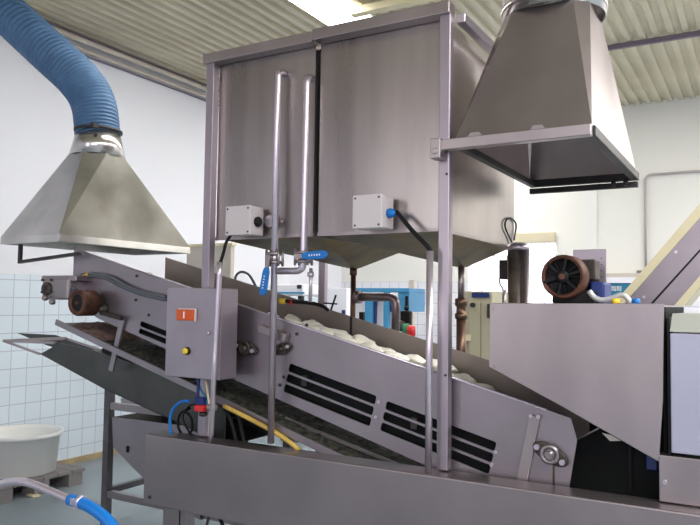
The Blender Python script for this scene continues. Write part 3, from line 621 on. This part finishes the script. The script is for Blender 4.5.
b = BM(); prism(b, [P(x, y, Y=3.7) for x, y in ((121, 398), (165, 402), (163, 412), (122, 408))], (0, .02, 0)); build('inner_panel', b, STEEL, CB)
# ---------------------------------------------------------------- machine cover on the right
YG = 2.80
GD = thing('machine_cover', 'plain grey steel cover with slanted lower edge at the conveyor outlet', 'machine cover', (-.64, 3.1, .9))
g = [P(490, 303, Y=YG), P(664, 303.5, Y=YG), P(663, 400, Y=YG), P(659, 462, Y=YG), P(560, 405.5, Y=YG), P(489, 367, Y=YG)]
b = BM(); prism(b, g, (0, .008, 0)); build('front_panel', b, STEEL, GD, bev=.002)
b = BM(); box(b, (g[0].x, YG+.008, g[0].z-.006), (g[1].x, 3.55, g[0].z)); build('top_panel', b, STEEL, GD)
b = BM(); box(b, (g[0].x, YR+.02, g[5].z-.35), (g[1].x, YR+.03, g[0].z-.006)); build('rear_shade_panel', b, VOID, GD)  # this and the next two panels paint the dark interior near-black
b = BM(); box(b, (g[1].x-.01, YG+.04, .5), (g[1].x, 3.55, g[0].z-.006)); build('end_panel', b, VOID, GD)  # near-black panel standing in for shade inside the cover
b = BM(); box(b, (-.62, 3.46, .4), (g[1].x-.012, 3.47, 1.15)); build('inner_back_shade', b, VOID, GD)
for (x, y) in ((493, 366), (658, 370), (658, 434), (492, 308), (572, 395), (660, 306)):
    q = P(x, y, Y=YG); b = BM(); cyl(b, (q.x, YG, q.z), (q.x, YG-.005, q.z), .007, seg=10); build('rivet', b, STEEL, GD)
# outlet sheet inside, its shade painted near-black
IC = thing('inner_chute', 'outlet chute painted black as shade below the slanted edge of the cover', 'chute', (-.5, 3.1, .7))
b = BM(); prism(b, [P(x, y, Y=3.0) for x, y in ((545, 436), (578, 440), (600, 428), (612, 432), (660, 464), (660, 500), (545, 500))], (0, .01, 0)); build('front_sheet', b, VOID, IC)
b = BM(); bar(b, P(578, 439, Y=2.99), P(599, 428, Y=2.99), .006, .006); build('bright_edge', b, STEELB, IC)
b = BM(); box(b, P(630, 440, Y=2.99)+Vector((-.005, -.006, -.2)), P(630, 440, Y=2.99)+Vector((.005, .006, .0))); build('seam', b, BLACK, IC)
b = BM(); prism(b, [P(x, y, Y=2.985) for x, y in ((602, 433), (611, 435), (621, 441), (610, 441))], (0, .006, 0)); tag(build('scrap_piece', b, DOUGH), 'small pale scrap caught below the slanted edge of the cover', 'scrap')
b = BM(); q = P(652, 462, Y=2.985); box(b, q+Vector((-.02, -.01, -.03)), q+Vector((.02, .01, .03))); tag(build('blue_fitting', b, NAVY, bev=.004), 'dark blue fitting in the shadow at the right of the outlet', 'fitting')
# housing at the far right
HG = thing('machine_housing', 'machine housing with pale lavender door at the right edge', 'machine housing', (.1, 3.0, .8))
hxL = P(667, 400, Y=2.79).x
b = BM(); box(b, (hxL+.012, 2.79, .98), (.55, 3.4, 1.405)); build('door', b, LAV, HG, bev=.004)
b = BM(); box(b, (hxL, 2.81, ZB+.004), (hxL+.010, 3.4, 1.46)); build('seam_panel', b, BLACK, HG)
b = BM(); prism(b, [(hxL+.012, 2.79, 1.41), (.55, 2.79, 1.41), (.55, 2.88, 1.475), (hxL+.012, 2.88, 1.475)], (0, .006, 0)); build('upper_panel', b, GREENG, HG)
b = BM(); box(b, (hxL+.012, 2.90, 1.40), (.55, 3.4, 1.474)); build('top_box', b, GREENG, HG)
b = BM(); box(b, (P(659, 480, Y=2.79).x, 2.79, ZB+.004), (.55, 3.3, .968)); build('lower_panel', b, STEEL, HG, bev=.003)
b = BM(); q = P(665, 482, Y=2.79); cyl(b, (q.x, 2.79, q.z), (q.x, 2.782, q.z), .008); build('bolt', b, PIPE, HG)
# ---------------------------------------------------------------- motor on top of the cover
zt = g[0].z
cm = P(562, 276.5, Y=2.98)
MO = thing('electric_motor', 'brown electric motor with round dark fan cover on top of machine cover', 'motor', (cm.x, 3.1, zt))
ax = (0.10, 1, 0)
R0 = .091
b = BM(); lathe(b, cm, ax, [(0, R0-.012), (0, R0-.004), (.006, R0), (.07, R0), (.075, R0-.006)], seg=40, cap=False)
lathe(b, cm+Vector((0, -.0, 0)), ax, [(.0, R0-.012), (.012, R0-.014), (.06, R0-.012)], seg=40, cap=False); solid(build('fan_cover', b, RUST, MO, label='rusty brown fan cover ring'), .003)
b = BM()
for i in range(6):
    t = math.pi/3*i+.3; bar(b, cm+Vector((0, .006, 0)), cm+Vector((math.cos(t)*(R0-.01), .006, math.sin(t)*(R0-.01))), .006, .010)
lathe(b, cm+Vector((0, .010, 0)), (0, -1, 0), [(0, .03), (.012, .026), (.014, .01)], seg=20); build('grille', b, BLACK, MO)
b = BM(); lathe(b, cm+Vector((0, .012, 0)), (0, -1, 0), [(.0, .012), (.018, .012)], seg=16); build('shaft_end', b, RUST, MO)
b = BM(); lathe(b, cm, ax, [(.025, R0-.012), (.03, R0-.016), (.03, .01)], seg=40, cap=False)
for i in range(9):
    t = 2*math.pi*i/9; bar(b, cm+Vector((math.cos(t)*.02, .022, math.sin(t)*.02)), cm+Vector((math.cos(t)*(R0-.02), .022, math.sin(t)*(R0-.02))), .012, .004, (0, 1, 0))
build('fan', b, BLACK, MO)
b = BM(); lathe(b, cm, ax, [(.07, .072), (.24, .072), (.25, .078), (.265, .078), (.27, .05), (.30, .04)], seg=32)
for i in range(26):
    t = 2*math.pi*i/26; d = Vector((math.cos(t), 0, math.sin(t))); s = Vector(ax).normalized()
    bar(b, cm+s*.08+d*.075, cm+s*.24+d*.075, .004, .016, (-d.z, 0, d.x))
build('body', b, mat('dark_brown_motor', (.045, .03, .025), .45, .4, var=.5, scale=12), MO)
b = BM(); box(b, cm+Vector((.055, .09, -.01)), cm+Vector((.115, .20, .075))); build('terminal_box', b, RUSTD, MO, bev=.006)
b = BM(); box(b, cm+Vector((-.055, .05, zt-cm.z+.001)), cm+Vector((.12, .28, -.055))); build('gear_housing', b, BLACK, MO, bev=.01)
b = BM(); box(b, cm+Vector((.09, .10, zt-cm.z+.001)), cm+Vector((.15, .26, -.02))); build('blue_base', b, NAVY, MO, bev=.01, label='dark blue mounting base')
b = BM(); p1_ = P(573, 249, Y=3.32); p2_ = P(606, 249, Y=3.32); box(b, (p1_.x, 3.32, zt+.001), (p2_.x, 3.328, p2_.z)); build('backing_plate', b, POST, MO, bev=.002, label='upright pinkish steel plate')
b = BM()
for k_ in range(7): cyl(b, (p2_.x-.02, 3.318, zt+.04+k_*.028), (p2_.x-.02, 3.321, zt+.04+k_*.028), .003, seg=8)
build('plate_holes', b, DARK, MO)
cable('flexible_conduit', [P(x, y, Y=3.0) for x, y in ((589, 291), (594, 297), (602, 300), (612, 298), (622, 295), (628, 299), (630, 303))], .011, mat('grey_conduit', (.45, .46, .46), .4, .2), 'light grey flexible conduit curling from motor across the cover top', 'conduit')
for (x, m, nm, lb) in ((616, YELB, 'yellow_fitting', 'tiny yellow fitting on the cover top right of motor'), (636, BLUE, 'air_fitting', 'tiny blue cap on the cover top by the inclined elevator')):
    b = BM(); q = P(x, 303, Y=3.0); q.z = zt+.001; lathe(b, q, (0, 0, 1), [(0, .016), (.02, .016), (.026, .008)], seg=14); tag(build(nm, b, m), lb, 'fitting')
# ---------------------------------------------------------------- inclined elevator at the right, behind
YE = 4.2
EL = thing('elevator_conveyor', 'inclined elevator conveyor with beige rails rising at the right edge', 'conveyor', P(650, 330, Y=YE))
def eb(l, m, name, y0, d, label=None):
    b = BM(); prism(b, [P(x, y, Y=YE) + Vector((0, y0, 0)) for x, y in l], (0, d, 0)); build(name, b, m, EL, label=label)
eb(((612, 306), (730, 169), (730, 184), (624, 304)), CREAMR, 'top_rail', -.012, .45, 'beige upper rail')
eb(((624, 304), (730, 184), (730, 216), (650, 304)), STEELC, 'side_panel', 0, .01)
eb(((650, 304), (730, 216), (730, 218.5), (652, 305)), BLACK, 'joint_line', -.002, .01)
eb(((652, 305), (730, 218.5), (730, 241), (674, 306)), STEELC, 'side_panel', 0, .01)
eb(((674, 306), (730, 241), (730, 252), (684, 306)), CREAMR, 'bottom_rail', -.012, .45, 'beige lower rail')
b = BM(); q = P(665, 310, Y=YE+.2); box(b, (q.x-.03, YE+.1, 0), (q.x+.03, YE+.16, q.z)); build('leg', b, POST, EL)
for (x, y) in ((644, 297), (676, 252)):
    b = BM(); q = P(x, y, Y=YE); cyl(b, (q.x, YE, q.z), (q.x, YE-.006, q.z), .008); build('bolt', b, PIPE, EL)
# ---------------------------------------------------------------- background
# thin pipe run on the back wall
b = BM(); a_, c_, d_ = P(720, 166, Y=YB-.03), P(645, 175, Y=YB-.03), P(646, 273, Y=YB-.03)
pipe(b, [(a_.x+1.5, a_.y, c_.z), (c_.x, c_.y, c_.z), (c_.x, d_.y, d_.z-.02)], .014, .08)
WPp = build('wall_conduit', b, mat('grey_conduit_pipe', (.42, .38, .38), .5)); tag(WPp, 'thin grey conduit bending down on the white back wall at right', 'conduit')
b = BM(); box(b, (d_.x-.10, YB-.07, d_.z-.05), (d_.x+.05, YB-.01, d_.z+.03)); build('outlet', b, PAL, WPp)
b = BM(); q0, q1 = P(604, 276, Y=YB-.1), P(640, 275, Y=YB-.1); box(b, (q0.x-.4, YB-.14, q0.z-.03), (q1.x+.1, YB-.02, q0.z+.03)); tag(build('wall_rail', b, PTRIM), 'beige rail on the back wall above the teal sign', 'rail')
q0, q1 = P(598, 283, Y=6.5), P(634, 297, Y=6.5)
SG = thing('machine_sign', 'teal sign panel with white lettering behind the motor', 'sign', ((q0.x+q1.x)/2, 6.5, q1.z))
b = BM(); box(b, (q0.x, 6.5, q1.z-.02), (q1.x, 6.54, q0.z)); build('panel', b, TEAL, SG, bev=.004)
b = BM(); box(b, (q0.x, 6.48, q0.z), (q1.x+.1, 6.6, q0.z+.05)); build('top_edge', b, CLEAR, SG)
b = BM(); wL = P(609, 286, Y=6.49); wR = P(622, 291, Y=6.49)
import_w = (wR.x-wL.x)/5
for i in range(5):
    x = wL.x+i*import_w
    box(b, (x, 6.492, wR.z), (x+import_w*.25, 6.499, wL.z))
    if i % 2: box(b, (x+import_w*.25, 6.492, wL.z-.015), (x+import_w*.7, 6.499, wL.z))
    else: box(b, (x+import_w*.25, 6.492, wR.z), (x+import_w*.7, 6.499, wR.z+.015))
    box(b, (x+import_w*.5, 6.492, wR.z), (x+import_w*.7, 6.499, wL.z))
build('lettering', b, PRINT, SG)
b = BM(); box(b, (q0.x+.1, 6.55, 0), (q0.x+.16, 6.6, q1.z)); box(b, (q1.x-.1, 6.55, 0), (q1.x-.04, 6.6, q1.z)); build('legs', b, DARK, SG)
# table-like white counter at far right
b = BM(); q0 = P(676, 305, Y=6.2); box(b, (q0.x-.3, 6.2, q0.z-.1), (q0.x+1.5, 6.9, q0.z-.02)); box(b, (q0.x-.2, 6.3, 0), (q0.x-.1, 6.8, q0.z-.1)); box(b, (q0.x+1.3, 6.3, 0), (q0.x+1.4, 6.8, q0.z-.1))
tag(build('counter', b, CLEAR), 'white counter glimpsed below the inclined elevator', 'counter')
# cream cabinet with blue label
CABM = mat('cabinet_cream', (.46, .43, .30), .5, var=.08, scale=3)
def cabinet():
    Yc = 5.6; q0, q1 = P(464, 291, Y=Yc), P(492, 345, Y=Yc); T = thing('cream_cabinet', 'cream cabinet with navy label strip seen right of the tall post', 'cabinet', ((q0.x+q1.x)/2, Yc+.25, 0))
    b = BM(); box(b, (q0.x, Yc, 0), (q1.x, Yc+.5, q0.z)); build('body', b, CABM, T, bev=.01)
    for a, c in ((469, 480.5), (481.5, 491)):
        u0, u1 = P(a, 302, Y=Yc-.01), P(c, 350, Y=Yc-.01); b = BM(); box(b, (u0.x, Yc-.015, .15), (u1.x, Yc, u0.z)); d = build('door', b, CABM, T, bev=.004)
    u0, u1 = P(472, 292.5, Y=Yc-.01), P(489, 297.5, Y=Yc-.01); b = BM(); box(b, (u0.x, Yc-.012, u1.z), (u1.x, Yc, u0.z)); build('label_strip', b, NAVY, T)
    u0, u1 = P(464, 334, Y=Yc-.02), P(471, 341, Y=Yc-.02); b = BM(); box(b, (u0.x, Yc-.022, u1.z), (u1.x, Yc-.002, u0.z)); build('notice', b, CREAMR, T)
    u0 = P(473, 305, Y=Yc-.02); b = BM(); cyl(b, (u0.x, Yc-.001, u0.z), (u0.x, Yc-.04, u0.z), .02); build('knob', b, DARK, T)
    u0, u1 = P(487.5, 304, Y=Yc-.02), P(489.5, 318, Y=Yc-.02); b = BM(); box(b, (u0.x, Yc-.03, u1.z), (u1.x, Yc-.001, u0.z)); build('hinge', b, DARK, T)
cabinet()
# switch box on a bracket near the riser pipe
SBX = thing('switch_box', 'small dark switch box on a thin stalk left of thick brown pipe', 'switch', P(505, 262, Y=4.10))
q0, q1 = P(499, 260, Y=4.05), P(509, 279, Y=4.05)
b = BM(); box(b, (q0.x, 4.05, q1.z), (q1.x, 4.12, q0.z)); build('housing', b, DARK, SBX, bev=.003)
b = BM(); cyl(b, P(508, 256, Y=4.08), P(510.5, 282, Y=4.08), .008, seg=8); build('bracket', b, BLACK, SBX)
b = BM(); tube(b, [P(499.5, 279, Y=4.08), P(500, 284, Y=4.08), P(503, 289, Y=4.08), P(504, 294, Y=4.08)], .005, 6); cyl(b, P(504, 290, Y=4.08), P(504, 318, Y=4.08), .012, seg=10); build('stalk', b, STEELB, SBX)
b = BM(); q = P(504, 318, Y=4.08); cyl(b, (q.x, 4.08, 0), (q.x, 4.08, q.z), .012, seg=10); build('pole', b, STEELB, SBX)
# blue packing machine in the gap below the tanks
Yb = 6.6
BMm = thing('packing_machine', 'bright blue machine frame with white panels seen between the tanks and conveyor', 'machine', (P(380, 300, Y=Yb).x, Yb+.2, 0))
def bp(x0, y0, x1, y1, m, name, yy=0, th=.05, parent=BMm):
    a, c = P(x0, y0, Y=Yb+yy), P(x1, y1, Y=Yb+yy); b = BM(); box(b, (a.x, Yb+yy, min(a.z, c.z)), (c.x, Yb+yy+th, max(a.z, c.z))); build(name, b, m, parent, bev=.003)
bp(352, 288, 409, 292, MBLUE, 'top_beam', .0, .4); bp(365, 294, 372, 340, MBLUE, 'upright'); bp(383.5, 292, 388, 340, MBLUE, 'upright'); bp(398, 291, 409, 312, MBLUE, 'end_panel', .02, .4)
bp(354, 297, 365, 340, CLEAR, 'white_panel', .1, .03); bp(375, 297, 383, 340, CLEAR, 'white_panel', .1, .03); bp(388, 312, 396, 340, CLEAR, 'white_panel', .1, .03)
bp(372, 294, 374.5, 340, NAVY, 'dark_upright', .03); bp(389, 295, 393, 312, NAVY, 'dark_panel', .04); bp(359, 312, 363, 322, BLACK, 'control_knob', .05); bp(405, 296, 407.5, 308, BLACK, 'gauge', -.01, .02)
b = BM(); a = P(356, 345, Y=Yb); c = P(407, 345, Y=Yb)
for x in (a.x, c.x): box(b, (x-.03, Yb+.05, 0), (x+.03, Yb+.11, a.z+.15))
build('leg', b, MBLUE, BMm)
# small items by the blue machine
b = BM(); q = P(405, 318, Y=5.4); box(b, q+Vector((-.05, 0, -.08)), q+Vector((.04, .06, .06))); q2 = P(402, 313, Y=5.4); cyl(b, q+Vector((0, 0.03, .06)), q+Vector((0, .03, .10)), .02); cyl(b, (q.x, 5.43, 0), (q.x, 5.43, q.z-.08), .02)
PT = build('pump', b, BLACK, bev=.01); tag(PT, 'small black pump beside the blue machine with red and green fittings', 'pump')
for (x, y, m, n) in ((411, 331, RED, 'red_fitting'), (406, 329, GREENP, 'green_fitting'), (400, 326, RUSTD, 'brown_fitting')):
    q = P(x, y, Y=5.35); b = BM(); lathe(b, q+Vector((0, 0, -.045)), (0, 0, 1), [(0, .03), (.01, .038), (.08, .038), (.09, .02)], seg=16); build(n, b, m, PT)
# narrow brown post against the tiled back wall
b = BM(); q0 = P(409, 280, Y=8.3); q1 = P(413, 340, Y=8.3); box(b, (q0.x, 8.3, 0), (q1.x, 8.36, q0.z)); tag(build('narrow_post', b, PTRIM), 'narrow brown post in front of the tiled back wall', 'post')
# bright white panels far behind (left of blue machine) and box with a blue line
b = BM(); q0 = P(328, 288, Y=7.4); q1 = P(346, 340, Y=7.4); box(b, (q0.x, 7.4, 0), (q1.x, 7.8, q0.z)); WC = build('white_cabinet', b, CLEAR, bev=.01); tag(WC, 'bright white cabinet left of the brown outlet pipe', 'cabinet')
q0 = P(342, 310, Y=7.39); q1 = P(345, 316, Y=7.39); b = BM(); box(b, (q0.x, 7.385, q1.z), (q1.x, 7.40, q0.z)); build('latch', b, NAVY, WC)
Yw = 6.3; q0 = P(277, 284, Y=Yw); q1 = P(303, 296, Y=Yw)
WBX = thing('white_machine', 'low white machine with a blue stripe behind the valves', 'machine', (q0.x+.2, Yw+.2, 0))
b = BM(); box(b, (q0.x, Yw, q1.z), (q1.x, Yw+.5, q0.z)); build('body', b, CLEAR, WBX, bev=.02)
b = BM(); q2 = P(280, 290, Y=Yw); box(b, (q0.x+.01, Yw-.01, q2.z-.04), (q1.x+.02, Yw, q2.z-.02)); build('stripe', b, MBLUE, WBX)
b = BM(); q3 = P(298, 284, Y=Yw); box(b, (q3.x, Yw-.02, q3.z-.05), (q3.x+.05, Yw, q3.z-.01)); build('handle', b, DARK, WBX)
b = BM(); box(b, (q0.x+.05, Yw+.05, 0), (q0.x+.1, Yw+.1, q1.z)); box(b, (q1.x-.1, Yw+.05, 0), (q1.x-.05, Yw+.1, q1.z)); build('leg', b, DARK, WBX)
# cream board / partition behind the left hood
Yp = 5.2; q0, q1 = P(187, 247, Y=Yp), P(231, 247, Y=Yp)
PTN = thing('partition', 'cream partition with a yellow top edge behind the left post', 'partition', ((q0.x+q1.x)/2, Yp, 0))
b = BM(); box(b, (q0.x, Yp, 0), (q1.x, Yp+.05, q0.z)); build('board', b, mat('greyish_cream_board', (.50, .46, .40), .5), PTN)
b = BM(); box(b, (q0.x-.02, Yp-.01, q0.z), (q1.x+.02, Yp+.06, q0.z+.025)); build('top_edge', b, YELB if False else CREAMR, PTN)
for x in (205, 222):
    b = BM(); u0 = P(x, 255, Y=Yp-.01); box(b, (u0.x-.01, Yp-.006, .1), (u0.x+.01, Yp, q0.z-.02)); build('seam', b, PTRIM, PTN)
# grey wire hoop rising behind the trough
b = BM(); tube(b, [P(x, y, Y=YR+.012) for x, y in ((234, 296), (235, 284), (236, 276), (241, 272), (248, 274), (253, 281), (257, 290), (259, 300))], .008, 8); tag(build('wire_hoop', b, GREYP), 'thin grey hoop of cable rising behind the trough near the valves', 'cable')
# yellow tipped air nozzle across the trough
NZ = thing('air_nozzle', 'yellow tipped nozzle on a dark pipe lying across the conveyor trough', 'nozzle', P(290, 301, Y=3.12))
b = BM(); q = P(280, 301, Y=3.05); lathe(b, q, (1, 0, -.02), [(0, .006), (.004, .016), (.03, .016), (.036, .01)], seg=16); build('tip', b, YELB, NZ)
b = BM(); tube(b, [q+Vector((.03, 0, 0)), P(296, 302, Y=3.1), P(310, 303, Y=3.15), P(322, 306, Y=3.2), P(328, 310, Y=3.25)], .010, 8); build('pipe', b, BLACK, NZ)
b = BM(); lathe(b, P(289, 302, Y=3.08), (1, .1, 0), [(0, .014), (.02, .014)], seg=12); build('red_collar', b, RED, NZ)
b = BM(); bar(b, P(331, 310, Y=3.40), P(336, 295, Y=3.40), .008, .008); bar(b, P(324, 303, Y=3.40), P(337, 304, Y=3.40), .008, .008); tag(build('wire_bracket', b, BLACK), 'small black cross bracket on the far edge of the trough', 'bracket')
# ---------------------------------------------------------------- tub on pallet at the far left
tc = P(5, 474, Z=.13)+Vector((0, .12, 0))
b = BM(); h = P(22, 431, Y=tc.y).z-.13
lathe(b, tc, (0, 0, 1), [(0, .265), (.004, .272), (h-.035, .292), (h-.03, .315), (h, .32), (h, .302), (h-.03, .284), (.01, .262)], seg=48)
TU = build('tub', b, TUB); tag(TU, 'round white plastic tub on a pallet by the tiled wall', 'tub')
PL = thing('pallet', 'grey plastic pallet under the white tub', 'pallet', (tc.x, tc.y, 0))
for i in range(6):
    b = BM(); yy = tc.y-.40+i*.13; box(b, (max(tc.x-.6, XL+.03), yy, .10), (tc.x+.32, yy+.124, .128)); build('deck_board', b, PAL, PL, bev=.003)
for i in range(3):
    for j in range(3):
        b = BM(); x = max(tc.x-.6, XL+.03)+i*(tc.x+.17-max(tc.x-.6, XL+.03))/2; yy = tc.y-.40+j*.31; box(b, (x, yy, 0), (x+.15, yy+.13, .098)); build('block', b, PAL, PL)
b = BM(); q = P(33, 496, Z=.003); prism(b, [q+Vector((x, y, 0)) for x, y in ((-.05, -.02), (.04, -.03), (.06, .02), (-.02, .04))], (0, 0, .012)); tag(build('paper_scrap', b, CREAMR), 'small pale scrap lying on the floor before the pallet', 'scrap')
# ---------------------------------------------------------------- foreground spray pipe and hose
SP = thing('wash_pipe', 'curved shiny steel pipe with bright blue hose at the lower left corner', 'pipe', P(60, 500, Y=1.55))
Yz = 1.55
b = BM(); tube(b, [P(x, y, Y=Yz) for x, y in ((-30, 500), (-12, 489), (5, 483), (20, 481.5), (35, 485), (52, 492), (73, 501))], .0130, 16); build('steel_tube', b, PIPE, SP)
b = BM(); tube(b, [P(x, y, Y=Yz) for x, y in ((70, 499.5), (82, 503), (95, 510), (107, 520), (116, 533), (122, 550))], .0185, 20); build('hose', b, HOSEL, SP, label='bright blue rubber hose')
a_, c_ = P(79, 501.5, Y=Yz), P(82, 503, Y=Yz)
b = BM(); lathe(b, a_, c_-a_, [(0, .019), (0, .0215), (.014, .0215), (.014, .019)], seg=24); d = (c_-a_).normalized(); box(b, a_+Vector((-.006, -.03, -.004)), a_+Vector((.012, -.018, .014))); build('hose_clamp', b, PIPE, SP)
